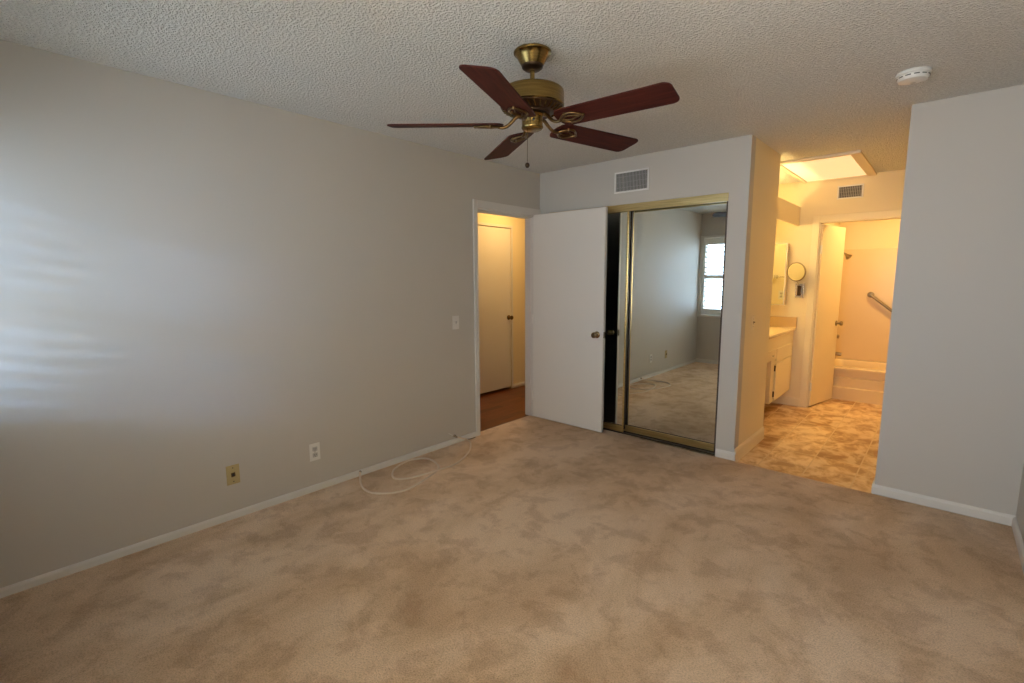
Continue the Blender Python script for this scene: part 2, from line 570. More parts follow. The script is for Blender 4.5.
baseboard('left', [('y', 0, 1, YW, DY0 - 0.0485, 0.042)], 'low white baseboard along the left wall')
baseboard('back', [('x', 0, -1, CX1 + 0.006, X1 + 0.013, 0.062)], 'short white baseboard right of the mirrored closet doors')
baseboard('passage', [('y', X1, 1, 0.0, CD, 0.085), ('y', X2, -1, 0.0, YB, 0.085)], 'baseboard on the closet side of the vanity passage', BATHTRIM, VZ)
baseboard('right_return', [('x', 0, -1, X2 - 0.013, X3, 0.062)], 'white baseboard of the wall right of the passage')
baseboard('right', [('y', X3, -1, YW, -0.013, 0.062)], 'white baseboard of the right wall, at the picture edge')
baseboard('bath', [('x', YB, -1, 1.26, BX0 - 0.07, 0.065)], 'white baseboard beside the vanity under the round mirror', BATHTRIM, VZ)
baseboard('hall', [('y', HX, 1, HD1 + 0.03, 1.6, 0.05)], 'white baseboard in the hall right of the slab door')
baseboard('window', [('x', YW, 1, 0.013, X3 - 0.013, 0.062)], 'baseboard under the shuttered window')

cw = 0.048
mb = MB()
mb.box(0, 0.014, DY0 - cw, DY0, 0, DZ + 0.062, 0.003).box(0, 0.014, DY0, -0.0005, DZ, DZ + 0.062, 0.003).box(0, 0.012, DY1, DY1 + cw, 0, DZ, 0.003)
mb.box(-0.12, 0.0, DY0, DY0 + 0.008, 0, DZ).box(-0.12, 0.0, DY1 - 0.008, DY1, 0, DZ).box(-0.12, 0.0, DY0 + 0.008, DY1 - 0.008, DZ - 0.018, DZ)
mb.box(-0.075, -0.04, DY0 + 0.008, DY0 + 0.016, 0, DZ - 0.018).box(-0.075, -0.04, DY1 - 0.016, DY1 - 0.008, 0, DZ - 0.018).box(-0.075, -0.04, DY0 + 0.03, DY1 - 0.03, DZ - 0.03, DZ - 0.018)
struct('trim_1', mb, TRIM, 'white casing around the open bedroom doorway', 'door casing')

mb = MB()
bc = 0.066
mb.box(BX0 - bc, BX0, YB - 0.014, YB, VZ, BZ + bc, 0.003).box(BX0, BX1, YB - 0.014, YB, BZ, BZ + bc, 0.003).box(BX1, BX1 + 0.06, YB - 0.014, YB, VZ, BZ + bc, 0.003)
mb.box(BX0, BX0 + 0.012, YB, YB + 0.12, VZ, BZ).box(BX1 - 0.012, BX1, YB, YB + 0.12, VZ, BZ).box(BX0 + 0.012, BX1 - 0.012, YB, YB + 0.12, BZ - 0.012, BZ)
struct('trim_2', mb, BATHTRIM, 'warm lit casing around the bathroom doorway', 'door casing')

mb = MB()
mb.box(HX, HX + 0.010, HD0 - 0.03, HD0, 0, HDZ + 0.03, 0.002).box(HX, HX + 0.010, HD1, HD1 + 0.03, 0, HDZ + 0.03, 0.002).box(HX, HX + 0.010, HD0, HD1, HDZ, HDZ + 0.03, 0.002)
struct('trim_3', mb, TRIM, 'narrow casing around the hall slab door', 'door casing')

# ------------------------------------------------------------------ swing doors
KNOB_PROF = [(0.0, 0.0), (0.030, 0.0), (0.031, 0.004), (0.024, 0.009), (0.012, 0.013), (0.0105, 0.030), (0.016, 0.036), (0.0255, 0.043),
             (0.0275, 0.051), (0.0255, 0.060), (0.017, 0.065), (0.010, 0.0645), (0.009, 0.067), (0.0, 0.067)]


def toward(d):
    return Vector(d).to_track_quat('Z', 'Y').to_matrix()


def knob(parent, pos, d, m=KNOB, s=1.0):
    o = MB().lathe([(r * s, z * s) for r, z in KNOB_PROF], (0, 0, 0), 28, toward(d)).build('knob', m, parent, smooth=40, local=True, loc=pos)
    return o


# bedroom door: hinge line at the right jamb, open against the closet
d1 = tag(MB().box(0, 0.812, -0.0, 0.035, 0, 2.018, 0.0015).build('door_1', DOORP, local=True, loc=(0.014, -0.118, 0.012)),
         'white slab bedroom door standing open in front of the closet', 'door', kind='structure')
d1.rotation_euler.z = math.radians(-0.6)
k = knob(d1, (0.750, 0.0, 0.900), (0, -1, 0))
k['label'] = 'front brass knob'
knob(d1, (0.750, 0.035, 0.900), (0, 1, 0), KNOB, 0.92)
MB().box(0.8115, 0.8135, 0.006, 0.029, 0.872, 0.928).build('latch_plate', KNOB, d1, local=True)
for z in (0.22, 1.0, 1.80):
    MB().lathe([(0, 0), (0.007, 0), (0.007, 0.09), (0, 0.09)], (-0.004, -0.004, z - 0.045), 12).build('hinge', DOORP, d1, smooth=40, local=True)

# hall door
d2 = tag(MB().box(HX - 0.04, HX - 0.003, HD0 + 0.004, HD1 - 0.004, 0.028, HDZ - 0.004, 0.002).build('door_2', DOORP),
         'closed cream slab door across the hall', 'door', kind='structure')
knob(d2, Vector((HX - 0.003, HD1 - 0.045, 0.925)) - d2.location, (1, 0, 0))

# bathroom door
hb = Vector((2.048, YB + 0.020, -0.012))
fb = Vector((2.168, 2.850, -0.012))
L3 = (fb - hb).length
d3 = tag(MB().box(0, L3, 0, 0.034, 0, 1.985, 0.002).build('door_3', BATHDOOR, local=True, loc=hb),
         'warm lit bathroom door swung inward toward the tub', 'door', kind='structure')
d3.rotation_euler.z = math.atan2(fb.y - hb.y, fb.x - hb.x)
knob(d3, (L3 - 0.055, 0.0, 0.898), (0, -1, 0), BRUSHED)
for z in (0.22, 1.72):
    MB().box(-0.012, 0.002, -0.006, 0.012, z - 0.045, z + 0.045, 0.002).build('hinge', TRIM, d3, local=True)

# ------------------------------------------------------------------ closet: tracks and mirrored doors
mb = MB()
mb.box(CX0, CX1, -0.004, 0.012, CZ - 0.062, CZ, 0.002).box(CX0, CX1, 0.012, 0.10, CZ - 0.010, CZ)
struct('trim_4', mb, GOLD, 'gold fascia track above the mirrored closet doors', 'door track')
mb = MB()
mb.box(CX0, CX1, 0.008, 0.10, 0, 0.007)
mb.box(CX0, CX1, 0.052, 0.055, 0.007, 0.014)
struct('trim_5', mb, DARKGAP, 'dark floor track under the mirrored closet doors', 'door track')
struct('trim_6', MB().box(CX1 - 0.012, CX1, 0.0, 0.10, 0.017, CZ - 0.063), DARKGAP, 'dark bronze side jamb at the right of the closet doors', 'door jamb')
struct('trim_7', MB().box(CX0, CX0 + 0.012, 0.0, 0.10, 0.017, CZ - 0.063), DARKGAP, 'dark bronze side jamb at the left of the closet doors', 'door jamb')


def mirror_door(x0, x1, y0, label, sl, sr):
    t = thing('sliding_mirror_door', ((x0 + x1) / 2, y0, 0.017), label, 'mirror door')
    z0, z1 = 0.017, CZ - 0.018
    th = 0.038
    MB().box(x0 + sl, x1 - sr, y0 + 0.004, y0 + 0.010, z0 + 0.060, z1 - 0.02).build('mirror_panel', MIRROR, t)
    MB().box(x0, x1, y0 + 0.011, y0 + th, z0 + 0.02, z1).build('backing', DARKGAP, t)
    MB().box(x0, x1, y0, y0 + 0.010, z0 - 0.006, z0 + 0.052, 0.0015).build('bottom_rail', GOLD, t)
    MB().box(x0, x1, y0, y0 + 0.010, z1 - 0.018, z1).build('top_rail', GOLD, t)
    for a, b_ in ((x0, x0 + sl - 0.0005), (x1 - sr + 0.0005, x1)):
        MB().box(a, b_, y0 - 0.001, y0 + 0.0105, z0 + 0.055, z1 - 0.019, 0.001).build('stile', GOLD, t)
    return t


mirror_door(CX0 + 0.013, 0.972, 0.014, 'mirrored closet door mostly hidden behind the open bedroom door', 0.014, 0.014)
mirror_door(0.945, CX1 - 0.013, 0.060, 'wide mirrored closet door reflecting the room and shuttered window', 0.006, 0.006)

# ------------------------------------------------------------------ window with plantation shutters
wf = tag(MB().box(WX0, WX1, YW - 0.115, YW - 0.075, WZ0, WZ0 + 0.04).box(WX0, WX1, YW - 0.115, YW - 0.075, WZ1 - 0.04, WZ1)
         .box(WX0, WX0 + 0.04, YW - 0.115, YW - 0.075, WZ0 + 0.04, WZ1 - 0.04).box(WX1 - 0.04, WX1, YW - 0.115, YW - 0.075, WZ0 + 0.04, WZ1 - 0.04)
         .box(0.775, 0.815, YW - 0.115, YW - 0.075, WZ0 + 0.04, WZ1 - 0.04).build('window_1', TRIM),
         'white framed window behind plantation shutters, seen in the mirror', 'window', kind='structure')
MB().box(WX0 + 0.038, WX1 - 0.038, YW - 0.098, YW - 0.094, WZ0 + 0.038, WZ1 - 0.038).build('pane', GLASS_DIM, wf)
xm_ = (VX0 + VX1) / 2  # this window is added for fill daylight and stays out of view
wg = tag(MB().box(VX0, VX1, YW - 0.115, YW - 0.075, WZ0, WZ0 + 0.04).box(VX0, VX1, YW - 0.115, YW - 0.075, WZ1 - 0.04, WZ1)
         .box(VX0, VX0 + 0.04, YW - 0.115, YW - 0.075, WZ0 + 0.04, WZ1 - 0.04).box(VX1 - 0.04, VX1, YW - 0.115, YW - 0.075, WZ0 + 0.04, WZ1 - 0.04)
         .box(xm_ - 0.02, xm_ + 0.02, YW - 0.115, YW - 0.075, WZ0 + 0.04, WZ1 - 0.04).build('fill_window', TRIM),
         'added unseen window behind the camera for fill daylight', 'window', kind='structure')
MB().box(VX0 + 0.038, VX1 - 0.038, YW - 0.098, YW - 0.094, WZ0 + 0.038, WZ1 - 0.038).build('pane', GLASS, wg)
mb = MB()
mb.box(0.004, WX0, YW, YW + 0.018, WZ0 - 0.03, WZ1 + 0.035, 0.003).box(WX1, WX1 + 0.05, YW, YW + 0.018, WZ0 - 0.03, WZ1 + 0.035, 0.003)
mb.box(WX0, WX1, YW, YW + 0.018, WZ1, WZ1 + 0.035, 0.003).box(WX0, WX1, YW, YW + 0.022, WZ0 - 0.03, WZ0, 0.003)
struct('trim_8', mb, TRIM, 'white casing of the shuttered window', 'window casing')


def shutter(x0, x1, label):
    t = thing('plantation_shutter', ((x0 + x1) / 2, YW - 0.02, WZ0 + 0.002), label, 'shutter', 'shutters of the window seen in the mirror')
    z0, z1 = WZ0 + 0.004, WZ1 - 0.004
    st, y0, y1 = 0.040, YW - 0.034, YW - 0.006
    zs = [(z0 + 0.098, 1.390), (1.454, z1 - 0.106)]
    MB().box(x0, x0 + st, y0, y1, z0, z1).box(x1 - st, x1, y0, y1, z0, z1).box(x0 + st, x1 - st, y0, y1, z0, zs[0][0]) \
        .box(x0 + st, x1 - st, y0, y1, zs[0][1], zs[1][0]).box(x0 + st, x1 - st, y0, y1, zs[1][1], z1).build('shutter_frame', LOUVER, t)
    for za, zb in zs:
        n = 6
        for i in range(n):
            zc = za + (i + 0.5) * (zb - za) / n
            mb = MB()
            a = math.radians(12)
            pr = []
            for k in range(16):
                u, wv = 0.042 * math.cos(2 * PI * k / 16), 0.0075 * math.sin(2 * PI * k / 16)
                pr.append((YW - 0.020 + u * math.cos(a) - wv * math.sin(a), zc + u * math.sin(a) + wv * math.cos(a)))
            mb.prism(pr, x0 + st + 0.001, x1 - st - 0.001, 'x')
            mb.build('louver', LOUVER, t, smooth=50)
        xm = (x0 + x1) / 2
        MB().box(xm - 0.006, xm + 0.006, YW + 0.023, YW + 0.033, za + 0.02, zb - 0.01, 0.002).build('tilt_rod', LOUVER, t)
    return t


shutter(WX0 + 0.003, 0.793, 'white plantation shutter beside the left wall, reflected in the mirror')
shutter(0.797, WX1 - 0.003, 'white plantation shutter next to the one beside the left wall')

# ------------------------------------------------------------------ ceiling fan
FC = Vector((1.5985, -2.0644, 2.44))
fan = thing('ceiling_fan', FC, 'five-blade antique brass ceiling fan with mahogany blades', 'ceiling fan')


def zl(z):
    return z - FC.z


cano = MB().lathe([(0.0, 0.0), (0.081, 0.0), (0.0855, -0.005), (0.084, -0.011), (0.076, -0.016), (0.069, -0.027), (0.060, -0.044), (0.052, -0.056), (0.050, -0.060)], n=40)
cano.build('canopy', BRASS, fan, smooth=35, local=True)
MB().lathe([(0.0, -0.058), (0.049, -0.0601), (0.047, -0.070), (0.034, -0.080), (0.016, -0.082), (0.0, -0.082)], n=36).build('canopy_collar', BRASSDK, fan, smooth=35, local=True)
MB().lathe([(0, -0.08), (0.0105, -0.08), (0.0105, -0.175), (0, -0.175)], n=16).build('downrod', BRASS, fan, smooth=40, local=True)
z = zl
MB().lathe([(0.0, z(2.283)), (0.022, z(2.283)), (0.026, z(2.278)), (0.112, z(2.276)), (0.136, z(2.273)), (0.1425, z(2.267)), (0.1445, z(2.259)), (0.1445, z(2.213)),
            (0.1465, z(2.209)), (0.1465, z(2.202)), (0.143, z(2.198)), (0.0, z(2.198))], n=56).build('motor_housing', BRASS, fan, smooth=30, local=True)
low = MB().lathe([(0.0, z(2.197)), (0.142, z(2.197)), (0.141, z(2.194)), (0.132, z(2.188)), (0.098, z(2.178)), (0.082, z(2.176)), (0.080, z(2.168)), (0.0, z(2.168))], n=48).build('motor_base', BRASSDK, fan, smooth=30, local=True)
mb = MB()
for k in range(30):
    a = 2 * PI * k / 30
    c, s = math.cos(a), math.sin(a)
    c2, s2 = math.cos(a + 0.09), math.sin(a + 0.09)
    pts = [(0.137 * c, 0.137 * s, z(2.1905)), (0.120 * (c + c2) / 2, 0.120 * (s + s2) / 2, z(2.1835)), (0.100 * c2, 0.100 * s2, z(2.178))]
    mb.tube(pts, 0.0030, 6)
mb.build('vent_rib', BRASS, low, smooth=50, local=True)
MB().lathe([(0.0, z(2.167)), (0.056, z(2.167)), (0.058, z(2.164)), (0.051, z(2.160)), (0.048, z(2.155)), (0.048, z(2.117)), (0.050, z(2.115)), (0.050, z(2.110)), (0.046, z(2.104)), (0.038, z(2.100)), (0.0, z(2.099))], n=36).build('switch_housing', BRASS, fan, smooth=35, local=True)
MB().lathe([(0, 0), (0.006, 0), (0.006, 0.006), (0.0, 0.008)], (0.036, -0.034, z(2.135)), 12, toward((0.7, -0.7, 0))).build('reverse_switch', SLOT, fan, smooth=40, local=True)
ch = [(-0.008, -0.026, z(2.100)), (-0.008, -0.026, z(1.957))]
mb = MB()
mb.tube(ch, 0.0011, 6)
for i in range(26):
    zz = z(2.097) - i * 0.0053
    mb.lathe([(0, -0.0018), (0.0013, -0.0013), (0.0018, 0), (0.0013, 0.0013), (0, 0.0018)], (-0.008, -0.026, zz), 6)
pc = mb.build('pull_chain', BRASS, fan, smooth=60, local=True)
MB().lathe([(0, -0.020), (0.006, -0.0185), (0.0105, -0.011), (0.011, -0.006), (0.008, 0.001), (0.0035, 0.004), (0, 0.005)], (-0.008, -0.026, z(1.950)), 20).build('pull_knob', BRASSDK, pc, smooth=50, local=True)


def blade_mesh():
    """outline in local x (along the arm) and y, thick 6 mm; root rounded, tip with clipped rounded corners"""
    r0, r1, wr, wt = 0.132, 0.660, 0.068, 0.074
    out = []
    for k in range(9):
        a = PI / 2 + PI * k / 8
        out.append((r0 + 0.035 + 0.035 * math.cos(a), wr * math.sin(a) * (0.86 + 0.14 * abs(math.sin(a)))))
    cr = 0.030
    for cx_, cy_, a0 in ((r1 - cr, -wt + cr, -PI / 2), (r1 - cr, wt - cr, 0)):
        for k in range(6):
            a = a0 + PI / 2 * k / 5
            out.append((cx_ + cr * math.cos(a), cy_ + cr * math.sin(a)))
    mb = MB()
    mb.prism(out, -0.003, 0.003, 'z')
    es = [e for e in mb.bm.edges if abs(e.verts[0].co.z - e.verts[1].co.z) < 1e-6]
    bmesh.ops.bevel(mb.bm, geom=es, offset=0.0012, segments=1, affect='EDGES')
    return mb


def iron_mesh():
    """curved neck from the flywheel, then an open leaf-shaped loop under the blade root"""
    mb = MB()
    neck = catmull([(0.060, 0, 0.036), (0.076, 0, 0.030), (0.094, 0, 0.012), (0.114, 0, -0.005), (0.136, 0, -0.012), (0.158, 0, -0.010)], 6)
    mb.tube(neck, [0.0088 - 0.002 * i / len(neck) for i in range(len(neck))], 10)
    for s in (1, -1):
        loop = catmull([(0.150, 0, -0.011), (0.168, s * 0.020, -0.0085), (0.194, s * 0.036, -0.0080), (0.224, s * 0.036, -0.0075), (0.250, s * 0.018, -0.0075), (0.264, 0, -0.0075)], 6)
        mb.tube(loop, 0.0052, 8)
        inner = catmull([(0.160, 0, -0.0085), (0.182, s * 0.012, -0.0075), (0.205, s * 0.015, -0.0070), (0.230, s * 0.007, -0.0070), (0.258, 0, -0.0070)], 5)
        mb.tube(inner, 0.0030, 8)
    for p in ((0.192, 0.035), (0.192, -0.035), (0.264, 0.0)):
        mb.lathe([(0, -0.0145), (0.006, -0.0135), (0.0075, -0.010), (0.0075, -0.0032), (0, -0.0032)], (p[0], p[1], 0), 12)
    return mb


ZB = zl(2.125)
PITCH = math.radians(12)
bl0 = blade_mesh().build('blade', BLADE, fan, smooth=30, local=True)
ir0 = iron_mesh().build('blade_iron', IRON, bl0, smooth=50, local=True)
for i in range(5):
    if i == 0:
        bl, ir = bl0, ir0
    else:
        bl, ir = bl0.copy(), ir0.copy()
        C.objects.link(bl)
        C.objects.link(ir)
        bl.parent = fan
        ir.parent = bl
    ang = math.radians(4.84) + 2 * PI * i / 5
    bl.rotation_euler = (-PITCH, 0, ang)
    bl.location = (0, 0, ZB)

# ------------------------------------------------------------------ smoke detector
SD = Vector((2.869, -0.60, H))
sd = thing('smoke_detector', SD, 'round white smoke detector on the popcorn ceiling', 'smoke detector')
MB().lathe([(0, 0), (0.070, 0), (0.072, -0.004), (0.072, -0.013), (0.068, -0.016), (0, -0.016)], n=40).build('base', PLASTIC_W, sd, smooth=35, local=True)
cv = MB().lathe([(0, -0.0165), (0.066, -0.0165), (0.065, -0.030), (0.058, -0.040), (0.040, -0.044), (0, -0.045)], n=40).build('cover', PLASTIC_W, sd, smooth=35, local=True)
mb = MB()
for kk in range(12):
    a = 2 * PI * (kk + 0.5) / 12
    pts = [(0.0645 * math.cos(a + da), 0.0645 * math.sin(a + da), -0.025) for da in (-0.17, -0.085, 0, 0.085, 0.17)]
    mb.tube(pts, 0.0030, 6)
mb.build('sensing_slot', SLOT, cv, smooth=60, local=True)
MB().lathe([(0, -0.046), (0.012, -0.0455), (0.013, -0.043), (0, -0.043)], (0.0, 0.02, 0), 16).build('test_button', PLASTIC_G, cv, smooth=40, local=True)


# ------------------------------------------------------------------ vents
def vent(xa, xb, za, zb, y, label, n, fr=0.014):
    t = thing('air_vent', ((xa + xb) / 2, y, za), label, 'air vent')
    MB().box(xa, xb, y - 0.008, y - 0.001, za, za + fr, 0.002).box(xa, xb, y - 0.008, y - 0.001, zb - fr, zb, 0.002) \
        .box(xa, xa + fr, y - 0.008, y - 0.001, za + fr, zb - fr, 0.002).box(xb - fr, xb, y - 0.008, y - 0.001, za + fr, zb - fr, 0.002).build('frame', VENTW, t)
    MB().box(xa + fr, xb - fr, y - 0.0022, y - 0.0005, za + fr, zb - fr).build('shade_backing', DUCT, t)
    for i in range(n):
        xc = xa + fr + (i + 0.5) * (xb - xa - 2 * fr) / n
        mb = MB()
        mb.prism([(xc - 0.0012, y - 0.0075), (xc + 0.0012, y - 0.0075), (xc + 0.0030, y - 0.0024), (xc + 0.0006, y - 0.0024)], za + fr, zb - fr, 'z')
        mb.build('fin', PLASTIC_G, t)
    for i in range(1, 4):
        zc = za + i * (zb - za) / 4
        MB().box(xa + fr, xb - fr, y - 0.0040, y - 0.0025, zc - 0.001, zc + 0.001).build('crossbar', PLASTIC_G, t)
    return t


vent(0.836, 1.160, 2.150, 2.328, 0.0, 'grey grille air vent above the mirrored closet doors', 22)
vent(2.150, 2.372, 2.215, 2.350, YB, 'small air vent above the bathroom doorway', 13)


# ------------------------------------------------------------------ switches and outlets
def plate(pos, face, w_, h_, name, label, cat, m):
    """face: unit outward normal along x or y; returns thing and a function mapping (side, out, up) boxes"""
    t = thing(name, pos, label, cat)
    P = Vector(pos)
    f = Vector(face)
    side = Vector((-f.y, f.x, 0))

    def bx(mb, s0, s1, o0, o1, u0, u1, bev=0):
        a = P + side * s0 + f * o0
        b_ = P + side * s1 + f * o1
        mb.box(min(a.x, b_.x), max(a.x, b_.x), min(a.y, b_.y), max(a.y, b_.y), P.z + u0, P.z + u1, bev)
        return mb
    bx(MB(), -w_ / 2, w_ / 2, 0.0005, 0.006, -h_ / 2, h_ / 2, 0.002).build('cover_plate', m, t)
    return t, bx


def screw(t, bx, u, m, s=0.0):
    bx(MB(), s - 0.0028, s + 0.0028, 0.005, 0.0072, u - 0.0028, u + 0.0028, 0.0008).build('screw', m, t)


def switch(pos, face, label, m, m2):
    t, bx = plate(pos, face, 0.070, 0.115, 'light_switch', label, 'light switch', m)
    bx(MB(), -0.0055, 0.0055, 0.005, 0.0065, -0.0125, 0.0125).build('toggle_slot', m2, t)
    bx(MB(), -0.004, 0.004, 0.006, 0.018, 0.0, 0.010, 0.0015).build('toggle', m2, t)
    screw(t, bx, 0.03, m2)
    screw(t, bx, -0.03, m2)
    return t


switch((0, -1.142, 1.052), (1, 0, 0), 'white light switch on the left wall beside the doorway', SWITCHW, PLASTIC_G)
switch((X1, 0.288, 1.060), (1, 0, 0), 'light switch on the passage side of the closet', BATHTRIM, KNOB)


def outlet(pos, face, label, m, mslot):
    t, bx = plate(pos, face, 0.072, 0.118, 'wall_outlet', label, 'outlet', m)
    for u in (0.021, -0.021):
        r = bx(MB(), -0.017, 0.017, 0.005, 0.0085, u - 0.0145, u + 0.0145, 0.003).build('receptacle', PLASTIC_G, t)
        for s in (-0.006, 0.006):
            bx(MB(), s - 0.0014, s + 0.0014, 0.0082, 0.0090, u - 0.001, u + 0.007).build('slot', mslot, r)
        bx(MB(), -0.0022, 0.0022, 0.0082, 0.0090, u - 0.0095, u - 0.005).build('ground_hole', mslot, r)
    screw(t, bx, 0.0, KNOB)
    return t


outlet((0, -2.424, 0.270), (1, 0, 0), 'white double power outlet on the left wall', PLASTIC_W, SLOT)
outlet((1.408, CD, 1.176), (0, 1, 0), 'power outlet reflected in the medicine cabinet mirror', PLASTIC_W, SLOT)
t, bx = plate((0, -2.928, 0.270), (1, 0, 0), 0.072, 0.118, 'jack_plate', 'yellowed brass-toned jack plate low on the left wall', 'wall jack', IVORY)
bx(MB(), -0.011, 0.011, 0.005, 0.0075, -0.012, 0.012, 0.002).build('jack_socket', KNOB, t)
bx(MB(), -0.006, 0.006, 0.007, 0.0086, -0.007, 0.007).build('jack_hole', SLOT, t)
screw(t, bx, 0.042, SLOT)
screw(t, bx, -0.042, SLOT)

# ------------------------------------------------------------------ coiled cable on the carpet
cb = thing('coax_cable', (0.25, -1.75, 0.0), 'beige cable coiled on the carpet along the left wall', 'cable')
P2 = [(0.022, -2.108), (0.075, -2.140), (0.165, -2.185), (0.262, -2.212), (0.350, -2.198), (0.433, -2.121), (0.467, -2.02), (0.434, -1.862), (0.372, -1.689),
      (0.300, -1.611), (0.165, -1.571), (0.085, -1.600), (0.045, -1.703), (0.088, -1.843), (0.166, -1.932), (0.255, -1.970), (0.32, -1.926), (0.36, -1.819),
      (0.378, -1.690), (0.385, -1.542), (0.328, -1.377), (0.237, -1.223), (0.125, -1.110), (0.060, -1.095), (0.035, -1.130), (0.026, -1.180)]
ZC = [0.034, 0.012] + [0.0055] * 6 + [0.0055] + [0.006] * 6 + [0.007, 0.009, 0.0135, 0.0155, 0.009] + [0.006, 0.007, 0.014, 0.026, 0.040, 0.062]
path = catmull([(x, y, zc) for (x, y), zc in zip(P2, ZC)], 10)
MB().tube(path, 0.0070, 8).build('sheath', CABLE, cb, smooth=60)
MB().tube([(0.016, -2.102, 0.036), (0.026, -2.110, 0.030)], 0.008, 10).build('plug', SLOT, cb, smooth=40)
MB().tube([(0.0265, -1.172, 0.058), (0.024, -1.215, 0.082)], [0.0075, 0.0065], 10).build('connector', BRUSHED, cb, smooth=40)
MB().tube([(0.024, -1.212, 0.080), (0.020, -1.262, 0.112)], 0.0030, 8).build('tip', PLASTIC_W, cb, smooth=40)
MB().tube(catmull([(0.050, -1.100, 0.028), (0.052, -1.050, 0.016), (0.045, -1.000, 0.010), (0.036, -0.965, 0.008)], 5), 0.0032, 8).build('stray_wire', SLOT, cb, smooth=60)
MB().tube(catmull([(0.034, -1.135, 0.040), (0.022, -1.170, 0.062), (0.020, -1.195, 0.085)], 5), 0.0026, 8).build('stray_wire', SLOT, cb, smooth=60)

# ------------------------------------------------------------------ vanity
VF = 1.840
van = thing('vanity_cabinet', (1.55, 1.53, VZ), 'warm lit vanity cabinet with tan counter in the passage alcove', 'vanity')
ct = MB().box(1.252, VF + 0.025, CD + 0.002, YB - 0.002, 0.832, 0.862, 0.006).build('countertop', COUNTER, van)
MB().box(1.272, VF + 0.029, YB - 0.024, YB - 0.002, 0.8625, 0.976, 0.003).build('side_splash', SPLASH, ct)
MB().box(1.252, 1.271, CD + 0.002, YB - 0.002, 0.8625, 0.976, 0.003).build('back_splash', SPLASH, ct)
mb = MB()
KY0, KY1, CZ0 = 0.95, 1.395, 0.150
mb.box(1.252, VF, CD + 0.002, YB - 0.002, 0.60, 0.8315)                       # upper carcass
mb.box(1.252, VF, KY1, YB - 0.002, CZ0, 0.60).box(1.252, VF, CD + 0.002, KY0, CZ0, 0.60)
mb.box(1.252, 1.32, KY0, KY1, CZ0, 0.60).box(1.252, 1.60, CD + 0.002, YB - 0.016, VZ, CZ0)
mb.build('cabinet_body', CABINET, van)
MB().box(VF + 0.0005, VF + 0.018, 1.520, 2.165, 0.172, 0.546, 0.003).build('door', CABINET, van)
for zc in (0.500, 0.232):
    MB().box(VF + 0.0005, VF + 0.014, 1.506, 1.517, zc - 0.030, zc + 0.030, 0.002).build('hinge', BRASSDK, van)
MB().box(VF + 0.0005, VF + 0.018, 1.520, 2.165, 0.572, 0.700, 0.003).build('drawer_front', CABINET, van)
dr = MB().box(VF + 0.0005, VF + 0.018, 0.965, 1.490, 0.606, 0.700, 0.003).build('drawer_front', CABINET, van)
MB().lathe([(0, 0), (0.006, 0), (0.006, 0.010), (0.014, 0.016), (0.014, 0.022), (0, 0.025)], (VF + 0.018, 1.325, 0.652), 16, toward((1, 0, 0))).build('drawer_knob', CABINET, dr, smooth=40)

# light valance over the vanity with its tube
tag(MB().box(1.800, 1.822, CD, YB, 1.972, 2.172, 0.002).build('light_valance', BATHW), 'plain boxed light valance above the vanity', 'valance')
tl = thing('tube_light', (1.62, 1.5, 1.93), 'lit fluorescent tube behind the vanity valance', 'lamp')
MB().tube([(1.62, 0.95, 1.955), (1.62, 1.92, 1.955)], 0.014, 12).build('tube', TUBE, tl, smooth=50)
for yy in (0.83, 1.93):
    MB().box(1.605, 1.635, yy, yy + 0.118, 1.935, 1.975, 0.003).build('lamp_holder', PLASTIC_W, tl)

# medicine cabinet on the side wall
mc = thing('medicine_cabinet', (1.55, YB, 1.11), 'mirrored medicine cabinet above the vanity counter', 'medicine cabinet')
MB().box(1.36, 1.742, YB - 0.095, YB - 0.001, 1.110, 1.788, 0.003).build('cabinet_box', CABINET, mc)
MB().box(1.362, 1.735, YB - 0.102, YB - 0.0955, 1.116, 1.782, 0.002).build('mirror_panel', MIRROR, mc)
MB().box(1.355, 1.748, YB - 0.1035, YB - 0.0955, 1.7825, 1.790).box(1.355, 1.748, YB - 0.1035, YB - 0.0955, 1.108, 1.1155).box(1.7355, 1.748, YB - 0.1035, YB - 0.0955, 1.1155, 1.7825) \
    .build('mirror_frame', TRIM, mc)

# round shaving mirror on a folded scissor bracket
sm = thing('shaving_mirror', (1.87, YB, 1.19), 'round magnifying mirror on a scissor bracket beside the medicine cabinet', 'mirror')
fd = Vector((-0.33, -0.94, -0.10)).normalized()
mcn = Vector((1.858, YB - 0.15, 1.474))
dk = MB().lathe([(0, -0.010), (0.094, -0.010), (0.101, -0.006), (0.104, 0.0), (0.101, 0.006), (0.095, 0.0075), (0, 0.0075)], mcn, 40, toward(fd)).build('mirror_rim', BRUSHED, sm, smooth=40)
MB().lathe([(0, 0.0078), (0.092, 0.0078), (0.092, 0.0088), (0, 0.0088)], mcn, 40, toward(fd)).build('mirror_glass', MIRROR, dk, smooth=30)
MB().box(1.852, 1.898, YB - 0.020, YB - 0.001, 1.195, 1.345, 0.003).build('wall_plate', PLASTIC_G, sm)
mb = MB()
for s in (1, -1):
    mb.tube([(1.875 - s * 0.038, YB - 0.032, 1.190), (1.875 + s * 0.038, YB - 0.032, 1.350)], 0.0055, 8)
    mb.tube([(1.875 + s * 0.036, YB - 0.026, 1.19), (1.875 + s * 0.036, YB - 0.026, 1.35)], 0.005, 8)
mb.build('scissor_arm', CHROME, sm, smooth=50)
MB().box(1.856, 1.890, YB - 0.052, YB - 0.034, 1.215, 1.325, 0.006).build('pivot_block', BRASSDK, sm)
MB().tube([(1.872, YB - 0.043, 1.32), (1.862, YB - 0.075, 1.36), (1.845, YB - 0.11, 1.385)], 0.005, 8).build('post', CHROME, sm, smooth=50)

